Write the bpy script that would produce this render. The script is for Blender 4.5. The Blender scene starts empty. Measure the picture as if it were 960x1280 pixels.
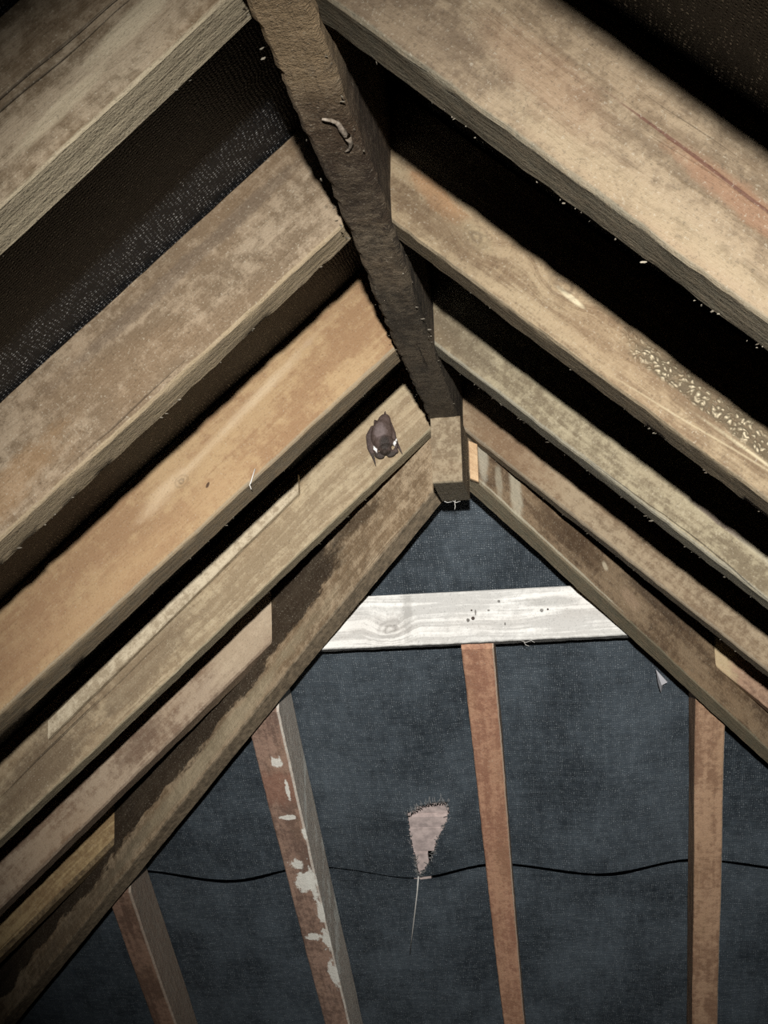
import bpy, bmesh, math, random
from mathutils import Vector, Matrix, noise

random.seed(7)
scene = bpy.context.scene
COL = scene.collection

# ------------------------------------------------------------------ camera, world, lamp, exposure
CAM = Vector((0.17073814, -2.01430219, -0.48881865))
RIGHT = Vector((0.99001931, 0.13795694, -0.02880358))
UP = Vector((0.05306505, -0.17556529, 0.98303659))
FWD = Vector((-0.13055981, 0.97475367, 0.18113372))
cd = bpy.data.cameras.new('camera')
cam = bpy.data.objects.new('camera', cd)
COL.objects.link(cam)
M = Matrix.Identity(4)
for i in range(3):
    M[i][0], M[i][1], M[i][2], M[i][3] = RIGHT[i], UP[i], -FWD[i], CAM[i]
cam.matrix_world = M
cd.sensor_fit = 'VERTICAL'
cd.sensor_height = 24.0
cd.lens = 24.0 * 1700.67 / 1280.0
cd.clip_start = 0.02
scene.camera = cam
scene.cycles.use_denoising = False

world = bpy.data.worlds.new('world')
scene.world = world
world.use_nodes = True
world.node_tree.nodes['Background'].inputs[0].default_value = (0.5, 0.55, 0.7, 1)
world.node_tree.nodes['Background'].inputs[1].default_value = 0.001

# the torch held a little behind and above the lens
ld = bpy.data.lights.new('torch', 'SPOT')
torch = bpy.data.objects.new('torch', ld)
COL.objects.link(torch)
torch.location = CAM + Vector((0.04, -0.50, 0.075))
aim = Vector((0.02, 0.50, -0.34))
torch.rotation_euler = (aim - torch.location).to_track_quat('-Z', 'Y').to_euler()
ld.energy = 470
ld.color = (1.0, 0.975, 0.935)
ld.spot_size = math.radians(43)
ld.spot_blend = 1.0
ld.shadow_soft_size = 0.017

vs = scene.view_settings
vs.view_transform = 'Standard'
vs.look = 'None'
vs.gamma = 1.0
vs.use_curve_mapping = False
vs.exposure = 0.0

# ------------------------------------------------------------------ roof geometry constants (metres)
ML, MR, MH = 0.87369, 0.89936, 0.98217        # pitch of left, right and hip slopes
ZL, ZR, ZH = 0.03576, 0.03348, 0.07883        # undersides of the three rafter sets
DEP = 0.1395                                  # vertical depth of a rafter
ZFH = 0.240                                   # hip underlay plane height at y=0
KH = math.hypot(1, MH)
FLOOR_Z = -1.55


def srgb(r, g, b):
    f = lambda c: ((c / 255) / 12.92) if c / 255 <= 0.04045 else (((c / 255) + 0.055) / 1.055) ** 2.4
    return (f(r), f(g), f(b), 1.0)


# ------------------------------------------------------------------ node helpers
class NT:
    def __init__(self, name):
        self.mat = bpy.data.materials.new(name)
        self.mat.use_nodes = True
        self.t = self.mat.node_tree
        self.t.nodes.clear()
        self.out = self.n('ShaderNodeOutputMaterial')
        self.b = self.n('ShaderNodeBsdfPrincipled')
        self.l(self.b.outputs[0], self.out.inputs[0])

    def n(self, typ, **kw):
        nd = self.t.nodes.new(typ)
        for k, v in kw.items():
            setattr(nd, k, v)
        return nd

    def l(self, a, b):
        self.t.links.new(a, b)

    def inp(self, sock, v):
        if hasattr(v, 'is_output'):
            self.l(v, sock)
        else:
            sock.default_value = v

    def vec(self, op, a, b=(0, 0, 0), out=0):
        nd = self.n('ShaderNodeVectorMath', operation=op)
        self.inp(nd.inputs[0], a)
        self.inp(nd.inputs[1], b)
        return nd.outputs[out]

    def m(self, op, a, b=0.0, c=0.0, clamp=False):
        nd = self.n('ShaderNodeMath', operation=op)
        nd.use_clamp = clamp
        self.inp(nd.inputs[0], a)
        self.inp(nd.inputs[1], b)
        self.inp(nd.inputs[2], c)
        return nd.outputs[0]

    def noise(self, vec, scale=1.0, detail=4.0, rough=0.6, dist=0.0):
        nd = self.n('ShaderNodeTexNoise')
        self.l(vec, nd.inputs['Vector'])
        nd.inputs['Scale'].default_value = scale
        nd.inputs['Detail'].default_value = detail
        nd.inputs['Roughness'].default_value = rough
        nd.inputs['Distortion'].default_value = dist
        return nd.outputs[0]

    def ramp(self, v, lo, hi, a=0.0, b=1.0, smooth=True):
        nd = self.n('ShaderNodeMapRange')
        nd.interpolation_type = 'SMOOTHSTEP' if smooth else 'LINEAR'
        self.inp(nd.inputs[0], v)
        for i, x in enumerate((lo, hi, a, b)):
            nd.inputs[i + 1].default_value = x
        return nd.outputs[0]

    def mix(self, f, a, b, blend='MIX'):
        nd = self.n('ShaderNodeMix', data_type='RGBA', blend_type=blend)
        self.inp(nd.inputs[0], f)
        self.inp(nd.inputs[6], a)
        self.inp(nd.inputs[7], b)
        return nd.outputs[2]

    def bump(self, h, strength, dist, normal=None):
        nd = self.n('ShaderNodeBump')
        self.inp(nd.inputs['Height'], h)
        nd.inputs['Strength'].default_value = strength
        nd.inputs['Distance'].default_value = dist
        if normal is not None:
            self.l(normal, nd.inputs['Normal'])
        return nd.outputs[0]


def wood(name, light, dark, grit=0.5, streak=0.5, patch=0.5, under=None, under_h=0.004, spots=(), knots=(),
         stain=None, crust=None, alb=0.6, sat=0.86, shear=0.66, cracks=0.75, face_spots=(), lit_side=None, bump=1.0, spec=0.25, rough=0.75, streak_scale=42.0):
    """weathered sawn timber.  The 'grain' attribute is (along, across, up) in metres on each timber.
    spots: (along, up, r_along, r_up, colour, strength, shear)   knots: (along, up, radius)
    stain: (from_along, up_threshold, colour, strength)           crust: (along0, along1, up0, up1)"""
    w = NT(name)
    at = w.n('ShaderNodeAttribute', attribute_name='grain').outputs['Vector']
    sd = (random.uniform(-50, 50), random.uniform(-50, 50), random.uniform(-50, 50))
    # texture space square to the timber (the section is plumb, the stick slopes)
    sep = w.n('ShaderNodeSeparateXYZ')
    w.l(at, sep.inputs[0])
    com = w.n('ShaderNodeCombineXYZ')
    w.l(w.m('SUBTRACT', sep.outputs[0], w.m('MULTIPLY', sep.outputs[2], shear)), com.inputs[0])
    w.l(sep.outputs[1], com.inputs[1])
    w.l(w.m('MULTIPLY', sep.outputs[2], math.sqrt(1 - shear * shear)), com.inputs[2])
    sq = com.outputs[0]
    g = w.vec('ADD', sq, sd)
    # flow of the fibres is pushed aside by knots
    wob = w.noise(w.vec('MULTIPLY', g, (3, 9, 9)), 1.0, 2.0)
    knot_m = None
    flow = w.m('MULTIPLY', w.m('SUBTRACT', wob, 0.5), 0.035)
    for (ks, kv, kr) in knots:
        dv = w.vec('DIVIDE', w.vec('SUBTRACT', sq, (ks - kv * shear, 0, kv * math.sqrt(1 - shear * shear))), (kr * 1.2, 9.0, kr * 0.85))
        dv = w.vec('ADD', dv, w.vec('MULTIPLY', (0.8, 0.0, 0.8), w.m('SUBTRACT', w.noise(g, 60.0, 2.0), 0.5)))
        ln = w.vec('LENGTH', dv, out=1)
        k = w.ramp(ln, 0.3, 2.6, 1.0, 0.0)
        flow = w.m('ADD', flow, w.m('MULTIPLY', k, kr * 1.0))
        ring = w.m('MULTIPLY', w.ramp(ln, 0.5, 1.25, 1.0, 0.0), w.m('ADD', 0.55, w.m('MULTIPLY', 0.45, w.m('SINE', w.m('ADD', w.m('MULTIPLY', ln, 11.0), w.m('MULTIPLY', wob, 9.0))))))
        knot_m = ring if knot_m is None else w.m('MAXIMUM', knot_m, ring)
    cb = w.n('ShaderNodeCombineXYZ')
    w.inp(cb.inputs[2], flow)
    gf = w.vec('ADD', g, cb.outputs[0])
    fine = w.noise(w.vec('MULTIPLY', gf, (5, streak_scale * 3, streak_scale * 3)), 1.0, 5.0, 0.65)
    band = w.noise(w.vec('MULTIPLY', gf, (1.6, streak_scale, streak_scale)), 1.0, 3.0, 0.6)
    pat = w.noise(w.vec('MULTIPLY', g, (7, 16, 16)), 1.0, 4.0, 0.6)
    mot = w.noise(g, 75.0, 5.0, 0.72)
    speck = w.noise(g, 420.0, 3.0, 0.7)
    a = w.m('MULTIPLY', w.ramp(fine, 0.34, 0.66), streak * 0.5)
    a = w.m('ADD', a, w.m('MULTIPLY', w.ramp(band, 0.34, 0.66), streak * 0.5))
    p = w.m('MULTIPLY', w.ramp(pat, 0.3, 0.7), patch)
    q = w.m('MULTIPLY', w.ramp(mot, 0.25, 0.75), grit)
    f = w.m('DIVIDE', w.m('ADD', w.m('ADD', a, p), q), streak + patch + grit)
    f = w.ramp(f, 0.32, 0.70)
    col = w.mix(f, dark, light)
    # hue drift
    hue = w.noise(w.vec('MULTIPLY', g, (4, 11, 11)), 1.0, 3.0)
    col = w.mix(w.ramp(hue, 0.42, 0.75, 0.0, 0.55), col, w.mix(0.5, col, srgb(172, 134, 92), 'MIX'))
    sx = w.n('ShaderNodeSeparateXYZ')
    w.l(at, sx.inputs[0])
    S, U, V = sx.outputs
    bn = w.noise(w.vec('MULTIPLY', g, (9, 30, 30)), 1.0, 5.0, 0.7)
    bn0 = w.m('SUBTRACT', bn, 0.5)
    if stain:
        s0, v0, sc, ss = stain
        vv = w.m('ADD', V, w.m('MULTIPLY', bn0, 0.11))
        k = w.ramp(vv, v0 - 0.006, v0 + 0.006)
        k = w.m('MULTIPLY', k, w.ramp(w.m('ADD', S, w.m('MULTIPLY', bn0, 0.3)), s0 - 0.04, s0 + 0.04))
        col = w.mix(w.m('MULTIPLY', k, ss), col, sc)
    for sp in spots:
        (s, v, ra, rv, c, st) = sp[:6]
        shear = sp[6] if len(sp) > 6 else 0.0
        soft = sp[7] if len(sp) > 7 else 0.5
        dS = w.m('SUBTRACT', S, s)
        dV = w.m('SUBTRACT', V, v)
        dV = w.m('SUBTRACT', dV, w.m('MULTIPLY', dS, shear))
        e = w.m('SQRT', w.m('ADD', w.m('POWER', w.m('DIVIDE', dS, ra), 2.0), w.m('POWER', w.m('DIVIDE', dV, rv), 2.0)))
        e = w.m('ADD', e, w.m('MULTIPLY', bn0, 1.6))
        e = w.m('ADD', e, w.m('MULTIPLY', w.m('SUBTRACT', mot, 0.5), 0.9))
        k = w.ramp(e, 1.0 - soft, 1.0 + soft * 0.3, st, 0.0)
        col = w.mix(k, col, c)
    if knot_m is not None:
        col = w.mix(w.m('MULTIPLY', w.m('MULTIPLY', knot_m, w.ramp(mot, 0.3, 0.6, 0.4, 1.0)), 0.55), col, srgb(84, 62, 42))
    if under is not None:
        k = w.ramp(w.m('ADD', V, w.m('MULTIPLY', bn0, 0.006)), under_h - 0.0015, under_h + 0.0015, 0.85, 0.0)
        col = w.mix(k, col, w.mix(w.ramp(mot, 0.3, 0.7), under, w.mix(0.45, under, light)))
    if lit_side is not None:  # greyish right-hand face, with light painted into its colour to brighten it
        k = w.ramp(w.m('ADD', U, w.m('MULTIPLY', bn0, 0.004)), lit_side[0] - 0.001, lit_side[0] + 0.001, 0.0, 0.85)
        col = w.mix(k, col, w.mix(w.ramp(mot, 0.3, 0.7), lit_side[1], w.mix(0.5, lit_side[1], light)))
    for (s, u, ra, ru, c, st) in face_spots:
        e = w.m('SQRT', w.m('ADD', w.m('POWER', w.m('DIVIDE', w.m('SUBTRACT', S, s), ra), 2.0), w.m('POWER', w.m('DIVIDE', w.m('SUBTRACT', U, u), ru), 2.0)))
        e = w.m('ADD', e, w.m('MULTIPLY', bn0, 3.0))
        e = w.m('ADD', e, w.m('MULTIPLY', w.m('SUBTRACT', mot, 0.5), 2.2))
        col = w.mix(w.ramp(e, 0.75, 1.1, st, 0.0), col, c)
    crack = w.noise(w.vec('MULTIPLY', gf, (1.3, 150, 150)), 1.0, 2.0, 0.5)
    ck = w.ramp(crack, 0.31, 0.25, 0.0, cracks)
    col = w.mix(ck, col, w.mix(0.75, col, srgb(26, 20, 15)))
    # pale dust specks and dark pits
    col = w.mix(w.ramp(speck, 0.58, 0.72, 0.0, 0.5), col, srgb(214, 204, 186))
    col = w.mix(w.ramp(speck, 0.45, 0.30, 0.0, 0.45), col, w.mix(0.75, col, srgb(30, 24, 18)))
    col = w.mix(w.ramp(mot, 0.30, 0.20, 0.0, 0.5), col, w.mix(0.7, col, srgb(40, 32, 25)))
    h = w.m('ADD', w.m('MULTIPLY', fine, 0.6), w.m('MULTIPLY', mot, 0.6))
    h = w.m('ADD', h, w.m('MULTIPLY', speck, 0.22))
    h = w.m('SUBTRACT', h, w.m('MULTIPLY', ck, 0.5))
    if crust:
        a0, a1, b0, b1, sh = crust
        vo = w.n('ShaderNodeTexVoronoi')
        wn = w.n('ShaderNodeTexNoise')
        w.l(g, wn.inputs['Vector'])
        wn.inputs['Scale'].default_value = 90
        w.l(w.vec('MULTIPLY', w.vec('ADD', g, w.vec('MULTIPLY', wn.outputs['Color'], (0.012, 0.012, 0.012))), (1.0, 1.0, 1.25)), vo.inputs['Vector'])
        vo.inputs['Scale'].default_value = 190.0
        Vs = w.m('SUBTRACT', V, w.m('MULTIPLY', w.m('SUBTRACT', S, a0), sh))
        Vs = w.m('ADD', Vs, w.m('MULTIPLY', bn0, 0.018))
        k = w.m('MULTIPLY', w.ramp(Vs, b0 - 0.003, b0 + 0.003), w.ramp(Vs, b1 - 0.006, b1 + 0.006, 1.0, 0.0))
        k = w.m('MULTIPLY', k, w.m('MULTIPLY', w.ramp(S, a0 - 0.02, a0 + 0.02), w.ramp(S, a1 - 0.02, a1 + 0.02, 1.0, 0.0)))
        cell = w.ramp(vo.outputs['Distance'], 0.15, 0.62, 1.0, 0.0)
        col = w.mix(w.m('MULTIPLY', k, w.ramp(mot, 0.35, 0.55, 0.35, 0.95)), col, w.mix(cell, srgb(104, 88, 62), srgb(236, 218, 184)))
        h = w.m('ADD', h, w.m('MULTIPLY', w.m('MULTIPLY', k, cell), 1.6))
    col = w.mix(1.0, col, (alb, alb * 0.99, alb * 0.90, 1.0), 'MULTIPLY')
    hs = w.n('ShaderNodeHueSaturation')
    hs.inputs['Saturation'].default_value = sat
    w.l(col, hs.inputs['Color'])
    w.l(hs.outputs[0], w.b.inputs['Base Color'])
    w.b.inputs['Roughness'].default_value = rough
    w.b.inputs['Specular IOR Level'].default_value = spec
    w.l(w.bump(h, 0.7 * bump, 0.004), w.b.inputs['Normal'])
    return w.mat


def plain(name, c, rough=0.7, spec=0.2, c2=None, scale=60.0, bump=0.3):
    w = NT(name)
    tc = w.n('ShaderNodeTexCoord').outputs['Object']
    n = w.noise(tc, scale, 4.0, 0.65)
    w.l(w.mix(w.ramp(n, 0.3, 0.7), c, c2 or c), w.b.inputs['Base Color'])
    w.b.inputs['Roughness'].default_value = rough
    w.b.inputs['Specular IOR Level'].default_value = spec
    w.l(w.bump(n, bump, 0.003), w.b.inputs['Normal'])
    return w.mat


def felt_material(name, dark, light, thread, sparkle=0.5, spec=0.5):
    """bituminous hessian underlay: woven threads, dust and scuffs.  grain = (across, down, 0) metres"""
    w = NT(name)
    at = w.n('ShaderNodeAttribute', attribute_name='grain').outputs['Vector']
    wob = w.n('ShaderNodeTexNoise')
    w.l(at, wob.inputs['Vector'])
    wob.inputs['Scale'].default_value = 30
    g = w.vec('ADD', at, w.vec('MULTIPLY', wob.outputs['Color'], (0.010, 0.010, 0.0)))

    def wave(d, sc):
        nd = w.n('ShaderNodeTexWave', wave_type='BANDS', bands_direction=d)
        w.l(g, nd.inputs['Vector'])
        nd.inputs['Scale'].default_value = sc
        nd.inputs['Distortion'].default_value = 2.2
        nd.inputs['Detail'].default_value = 3
        nd.inputs['Detail Scale'].default_value = 2.5
        return nd.outputs['Fac']
    weave = w.m('MULTIPLY', wave('X', 78.0), wave('Y', 78.0))
    cloud = w.noise(w.vec('MULTIPLY', at, (5.0, 3.4, 1)), 1.0, 5.0, 0.62)
    scuff = w.noise(w.vec('MULTIPLY', at, (90, 14, 1)), 1.0, 4.0, 0.7)
    scuffx = w.noise(w.vec('MULTIPLY', at, (12, 95, 1)), 1.0, 4.0, 0.7)
    gr = w.noise(at, 330.0, 3.0, 0.75)
    gr2 = w.noise(w.vec('ADD', at, (7, 3, 0)), 150.0, 3.0, 0.75)
    f = w.m('ADD', w.m('MULTIPLY', w.ramp(cloud, 0.36, 0.66), 0.5), w.m('MULTIPLY', w.ramp(scuff, 0.3, 0.75), 0.25))
    f = w.m('ADD', f, w.m('MULTIPLY', w.ramp(scuffx, 0.3, 0.75), 0.25))
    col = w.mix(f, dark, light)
    tm = w.m('MULTIPLY', w.ramp(weave, 0.15, 0.7), w.ramp(gr, 0.47, 0.62))
    tm = w.m('MULTIPLY', tm, w.ramp(w.noise(w.vec('ADD', at, (1, 5, 0)), 70.0, 4.0, 0.7), 0.40, 0.60))
    tm = w.m('MULTIPLY', tm, 1.6, clamp=True)
    col = w.mix(w.m('MULTIPLY', tm, sparkle), col, thread)
    col = w.mix(w.ramp(gr2, 0.36, 0.28, 0.0, 0.7), col, srgb(14, 16, 19))
    dust = w.noise(w.vec('ADD', at, (3, 9, 0)), 46.0, 5.0, 0.8)
    col = w.mix(w.ramp(dust, 0.64, 0.76, 0.0, 0.5), col, srgb(150, 152, 152))
    w.l(col, w.b.inputs['Base Color'])
    w.b.inputs['Roughness'].default_value = 0.55
    w.b.inputs['Specular IOR Level'].default_value = spec
    h = w.m('ADD', w.m('MULTIPLY', weave, 0.5), w.m('MULTIPLY', gr, 0.8))
    h = w.m('ADD', h, w.m('MULTIPLY', cloud, 1.2))
    w.l(w.bump(h, 0.6, 0.003), w.b.inputs['Normal'])
    return w.mat


# ------------------------------------------------------------------ object helpers
def link(name, me, mat, parent=None, label=None, cat=None, group=None, kind=None):
    o = bpy.data.objects.new(name, me)
    COL.objects.link(o)
    if mat is not None:
        me.materials.append(mat)
    if parent is not None:
        o.parent = parent
    for k, v in (('label', label), ('category', cat), ('group', group), ('kind', kind)):
        if v:
            o[k] = v
    return o


def fbm(p, s, o=3):
    return noise.fractal(Vector(p) * s, 1.0, 2.0, o)


def mesh_from(name, verts, faces, grain=None, smooth=True):
    me = bpy.data.meshes.new(name)
    me.from_pydata(verts, [], faces)
    if smooth:
        me.polygons.foreach_set('use_smooth', [True] * len(me.polygons))
    if grain is not None:
        a = me.attributes.new('grain', 'FLOAT_VECTOR', 'POINT')
        a.data.foreach_set('vector', [c for v in grain for c in v])
    me.update()
    return me


def beam(name, a0, b0, a1, b1, depth, mat, seg=0.011, wav=0.003, rag=0.0022, cham=0.0025, parent=None, seed=None, taper=1.0, **tags):
    """timber with underside corners a (near face) and b (far face) from end 0 to end 1 and a plumb section of `depth`"""
    a0, b0, a1, b1 = map(Vector, (a0, b0, a1, b1))
    up = Vector((0, 0, depth)) if not isinstance(depth, Vector) else depth
    L = ((a1 + b1) / 2 - (a0 + b0) / 2).length
    n = max(2, int(L / seg))
    wd = (b0 - a0).length
    dp = up.length
    cu, cv = min(cham / wd, 0.2), min(cham / dp, 0.1)
    us = [0, cu, 0.33, 0.66, 1 - cu, 1]
    k = 8
    vsn = [0, cv] + [cv + (1 - 2 * cv) * i / k for i in range(1, k)] + [1 - cv, 1]
    prof = []
    cut = 0.45
    for u in us[1:-1]:
        prof.append((u, 0))
    prof.append((1 - cu * cut, cv * cut))
    for v in vsn[1:-1]:
        prof.append((1, v))
    prof.append((1 - cu * cut, 1 - cv * cut))
    for u in reversed(us[1:-1]):
        prof.append((u, 1))
    prof.append((cu * cut, 1 - cv * cut))
    for v in reversed(vsn[1:-1]):
        prof.append((0, v))
    prof.append((cu * cut, cv * cut))
    m = len(prof)
    sd = Vector((random.uniform(-20, 20), random.uniform(-20, 20), random.uniform(-20, 20))) if seed is None else Vector((seed, seed * 1.7, -seed))
    verts, grain = [], []
    for i in range(n + 1):
        t = i / n
        A = a0.lerp(a1, t)
        B = b0.lerp(b1, t)
        tp = 1 + (taper - 1) * t
        cross = (B - A).normalized()
        upn = up.normalized()
        s = t * L
        # slow wander of the whole stick, and separate wander of the two lower arrises
        w0 = noise.noise(Vector((s * 2.3, 0, 0)) + sd) * wav
        w1 = noise.noise(Vector((s * 2.3, 5, 0)) + sd) * wav
        for (u, v) in prof:
            P = A + (B - A) * u + up * (v * tp)
            q = Vector((s, u * wd, v * dp))
            e = (1 if v < 0.5 else 0.4) * min(1.0, 0.35 + 2 * abs(u - 0.5))
            r = noise.noise(Vector((s * 60, u * 3, v * 3)) + sd) * 0.6 + noise.noise(Vector((s * 170, u * 3, v * 3)) + sd) * 0.5
            lo = max(0.0, 1 - v * 6)
            d_up = (w1 + r * rag * e * lo + noise.noise(q * 14 + sd) * wav * 0.25)
            d_cr = (w0 + r * rag * 0.7 * e + noise.noise(q * 11 - sd) * wav * 0.3)
            P = P + upn * d_up * (1 if v < 0.9 else 0.2) + cross * d_cr
            verts.append(P)
            grain.append((s, u * wd, v * dp))
    faces = []
    for i in range(n):
        for j in range(m):
            a = i * m + j
            b = i * m + (j + 1) % m
            faces.append((a, b, b + m, a + m))
    faces.append(tuple(range(m)))
    faces.append(tuple(reversed(range(n * m, n * m + m))))
    me = mesh_from(name, verts, faces, grain)
    bm = bmesh.new()
    bm.from_mesh(me)
    bmesh.ops.recalc_face_normals(bm, faces=bm.faces)
    for f in bm.faces:
        if len(f.verts) > 4:
            f.smooth = False
            for e in f.edges:
                e.smooth = False
    bm.to_mesh(me)
    bm.free()
    me.set_sharp_from_angle(angle=math.radians(24))
    return link(name, me, mat, parent, **tags)


def flecks(pts, name, mat, parent, size=0.0022, **tags):
    """tiny crumbs and fluff clinging to a timber, one mesh"""
    bm = bmesh.new()
    for p in pts:
        r = size * random.uniform(0.4, 1.25)
        mt = Matrix.Translation(Vector(p)) @ Matrix.Rotation(random.uniform(0, 6), 4, 'Z') @ Matrix.Rotation(random.uniform(0, 6), 4, 'X') @ Matrix.Diagonal((r * random.uniform(0.8, 3.2), r * 0.6, r * random.uniform(0.4, 1), 1))
        bmesh.ops.create_icosphere(bm, subdivisions=1, radius=1, matrix=mt)
    for v in bm.verts:
        v.co += Vector((random.uniform(-1, 1), random.uniform(-1, 1), random.uniform(-1, 1))) * size * 0.22
    me = bpy.data.meshes.new(name)
    bm.to_mesh(me)
    bm.free()
    return link(name, me, mat, parent, kind='stuff', **tags)


def tube(bm, pts, r0, r1=None, sides=5):
    r1 = r0 if r1 is None else r1
    pts = [Vector(p) for p in pts]
    rings = []
    for i, p in enumerate(pts):
        d = (pts[min(i + 1, len(pts) - 1)] - pts[max(i - 1, 0)]).normalized()
        x = d.cross(Vector((0.31, 0.2, 0.93))).normalized()
        y = d.cross(x)
        r = r0 + (r1 - r0) * i / (len(pts) - 1)
        rings.append([bm.verts.new(p + (x * math.cos(6.2832 * k / sides) + y * math.sin(6.2832 * k / sides)) * r) for k in range(sides)])
    for a, b in zip(rings, rings[1:]):
        for k in range(sides):
            bm.faces.new((a[k], a[(k + 1) % sides], b[(k + 1) % sides], b[k]))
    bm.faces.new(rings[0][::-1])
    bm.faces.new(rings[-1])


def bm_obj(bm, name, mat, parent=None, smooth=True, **tags):
    bmesh.ops.recalc_face_normals(bm, faces=bm.faces)
    me = bpy.data.meshes.new(name)
    bm.to_mesh(me)
    bm.free()
    if smooth:
        me.polygons.foreach_set('use_smooth', [True] * len(me.polygons))
    return link(name, me, mat, parent, **tags)


# ------------------------------------------------------------------ colours and materials
GREY_UNDER = srgb(92, 88, 76)
M_ = {}
M_['L0'] = wood('old_wood_left_rear', alb=0.4, light=srgb(170, 150, 122), dark=srgb(110, 92, 70))
M_['L1'] = wood('flaky_weathered_wood', alb=0.513, light=srgb(172, 154, 130), dark=srgb(116, 98, 74), grit=0.9, streak=0.7, patch=0.7, bump=1.3,
                spots=[(0.10, 0.045, 0.05, 0.012, srgb(206, 190, 162), 0.75), (0.17, 0.03, 0.04, 0.008, srgb(200, 184, 156), 0.6),
                       (0.20, 0.09, 0.12, 0.02, srgb(120, 96, 68), 0.4)],
                under=srgb(205, 190, 160), under_h=0.002)
M_['L2'] = wood('brown_weathered_wood', alb=0.495, light=srgb(178, 156, 130), dark=srgb(130, 108, 82), grit=0.7, streak=0.35, patch=0.6,
                spots=[(0.48, 0.04, 0.13, 0.03, srgb(176, 134, 84), 0.5), (0.20, 0.105, 0.2, 0.012, srgb(122, 104, 88), 0.5)],
                under=srgb(190, 168, 132), under_h=0.004, bump=1.2)
M_['L3'] = wood('orange_softwood', cracks=0.0, alb=0.495, sat=0.85, light=srgb(206, 168, 116), dark=srgb(178, 134, 86), grit=0.5, streak=0.4, patch=0.6,
                spots=[(0.25, 0.100, 0.15, 0.011, srgb(236, 206, 166), 0.75, -0.10, 1.0), (0.40, 0.088, 0.04, 0.016, srgb(236, 204, 162), 0.7, 0, 1.0),
                       (0.50, 0.03, 0.3, 0.03, srgb(196, 152, 100), 0.5), (0.66, 0.06, 0.16, 0.06, srgb(180, 134, 90), 0.45),
                       (0.325, 0.047, 0.003, 0.003, srgb(80, 48, 26), 0.9, 0, 0.3)],
                knots=[(0.369, 0.082, 0.009)], under=srgb(172, 158, 134), under_h=0.006, bump=0.8)
M_['L4'] = wood('gritty_pale_wood', alb=0.748, light=srgb(190, 170, 138), dark=srgb(156, 134, 104), grit=0.45, streak=0.6, patch=0.35,
                spots=[(0.62, 0.06, 0.12, 0.05, srgb(128, 108, 84), 0.6), (0.84, 0.05, 0.13, 0.06, srgb(112, 92, 70), 0.7),
                       (0.09, 0.115, 0.07, 0.02, srgb(200, 180, 144), 0.6)],
                under=srgb(168, 156, 128), under_h=0.003, bump=1.2)
M_['L5'] = wood('pinkish_wood', cracks=0.0, alb=0.765, light=srgb(192, 168, 144), dark=srgb(146, 118, 96), grit=0.6, streak=0.4, patch=0.6,
                spots=[(0.05, 0.05, 0.10, 0.06, srgb(214, 192, 164), 0.6), (0.33, 0.05, 0.07, 0.035, srgb(120, 94, 76), 0.55)],
                under=srgb(120, 98, 80), under_h=0.006)
M_['L6'] = wood('yellow_wood', alb=0.75, light=srgb(208, 176, 120), dark=srgb(164, 130, 82), grit=0.5, streak=0.6, patch=0.4, under=srgb(70, 56, 46), under_h=0.014)
M_['L7'] = wood('dark_brown_wood', alb=0.8, light=srgb(92, 74, 64), dark=srgb(62, 48, 42))
M_['R0'] = wood('old_wood_right_rear', alb=0.4, light=srgb(170, 148, 120), dark=srgb(110, 92, 70))
M_['R1'] = wood('ruddy_weathered_wood', alb=0.270, light=srgb(182, 158, 126), dark=srgb(134, 112, 84), grit=0.7, streak=0.6, patch=0.55, bump=1.1,
                spots=[(0.365, 0.070, 0.07, 0.014, srgb(180, 122, 80), 0.5, -0.02), (0.33, 0.0765, 0.085, 0.0018, srgb(112, 62, 36), 0.85, -0.02, 0.4),
                       (0.30, 0.02, 0.16, 0.014, srgb(190, 168, 132), 0.35), (0.20, 0.055, 0.06, 0.03, srgb(170, 128, 92), 0.4),
                       (0.08, 0.03, 0.10, 0.05, srgb(122, 98, 74), 0.45)],
                under=srgb(136, 130, 112), under_h=0.004)
M_['R2'] = wood('knotty_brown_wood', alb=0.378, light=srgb(184, 160, 124), dark=srgb(132, 106, 74), grit=0.45, streak=0.9, patch=0.4, bump=1.0,
                spots=[(0.058, 0.060, 0.035, 0.018, srgb(190, 130, 66), 0.6), (0.107, 0.047, 0.018, 0.012, srgb(200, 178, 138), 0.6),
                       (0.218, 0.056, 0.016, 0.004, srgb(238, 222, 186), 0.9), (0.36, 0.020, 0.15, 0.0016, srgb(226, 208, 170), 0.5, 0.12, 0.9),
                       (0.43, 0.034, 0.08, 0.0028, srgb(240, 226, 188), 0.65, 0.03, 0.9), (0.06, 0.03, 0.07, 0.03, srgb(112, 86, 56), 0.45)],
                knots=[(0.107, 0.047, 0.013), (0.211, 0.062, 0.014)], crust=(0.29, 0.70, 0.041, 0.066, -0.02), under=srgb(138, 124, 102), under_h=0.003)
M_['R3'] = wood('greyed_wood', alb=0.506, light=srgb(178, 164, 134), dark=srgb(128, 112, 86), grit=0.7, streak=0.5, patch=0.5, bump=1.1,
                spots=[(0.44, 0.052, 0.06, 0.006, srgb(98, 78, 78), 0.7), (0.56, 0.05, 0.12, 0.008, srgb(214, 204, 178), 0.7), (0.05, 0.03, 0.06, 0.04, srgb(116, 100, 78), 0.55)],
                under=srgb(150, 146, 134), under_h=0.006)
M_['R4'] = wood('buff_wood', alb=0.561, light=srgb(182, 160, 130), dark=srgb(136, 112, 84), grit=0.6, streak=0.4, patch=0.5,
                spots=[(0.10, 0.03, 0.10, 0.04, srgb(150, 112, 76), 0.5)], under=srgb(140, 126, 108), under_h=0.006)
M_['R5'] = wood('red_brown_wood', alb=0.7, light=srgb(178, 140, 112), dark=srgb(138, 104, 82), spots=[(0.0, 0.06, 0.05, 0.1, srgb(208, 184, 140), 0.8)])
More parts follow.
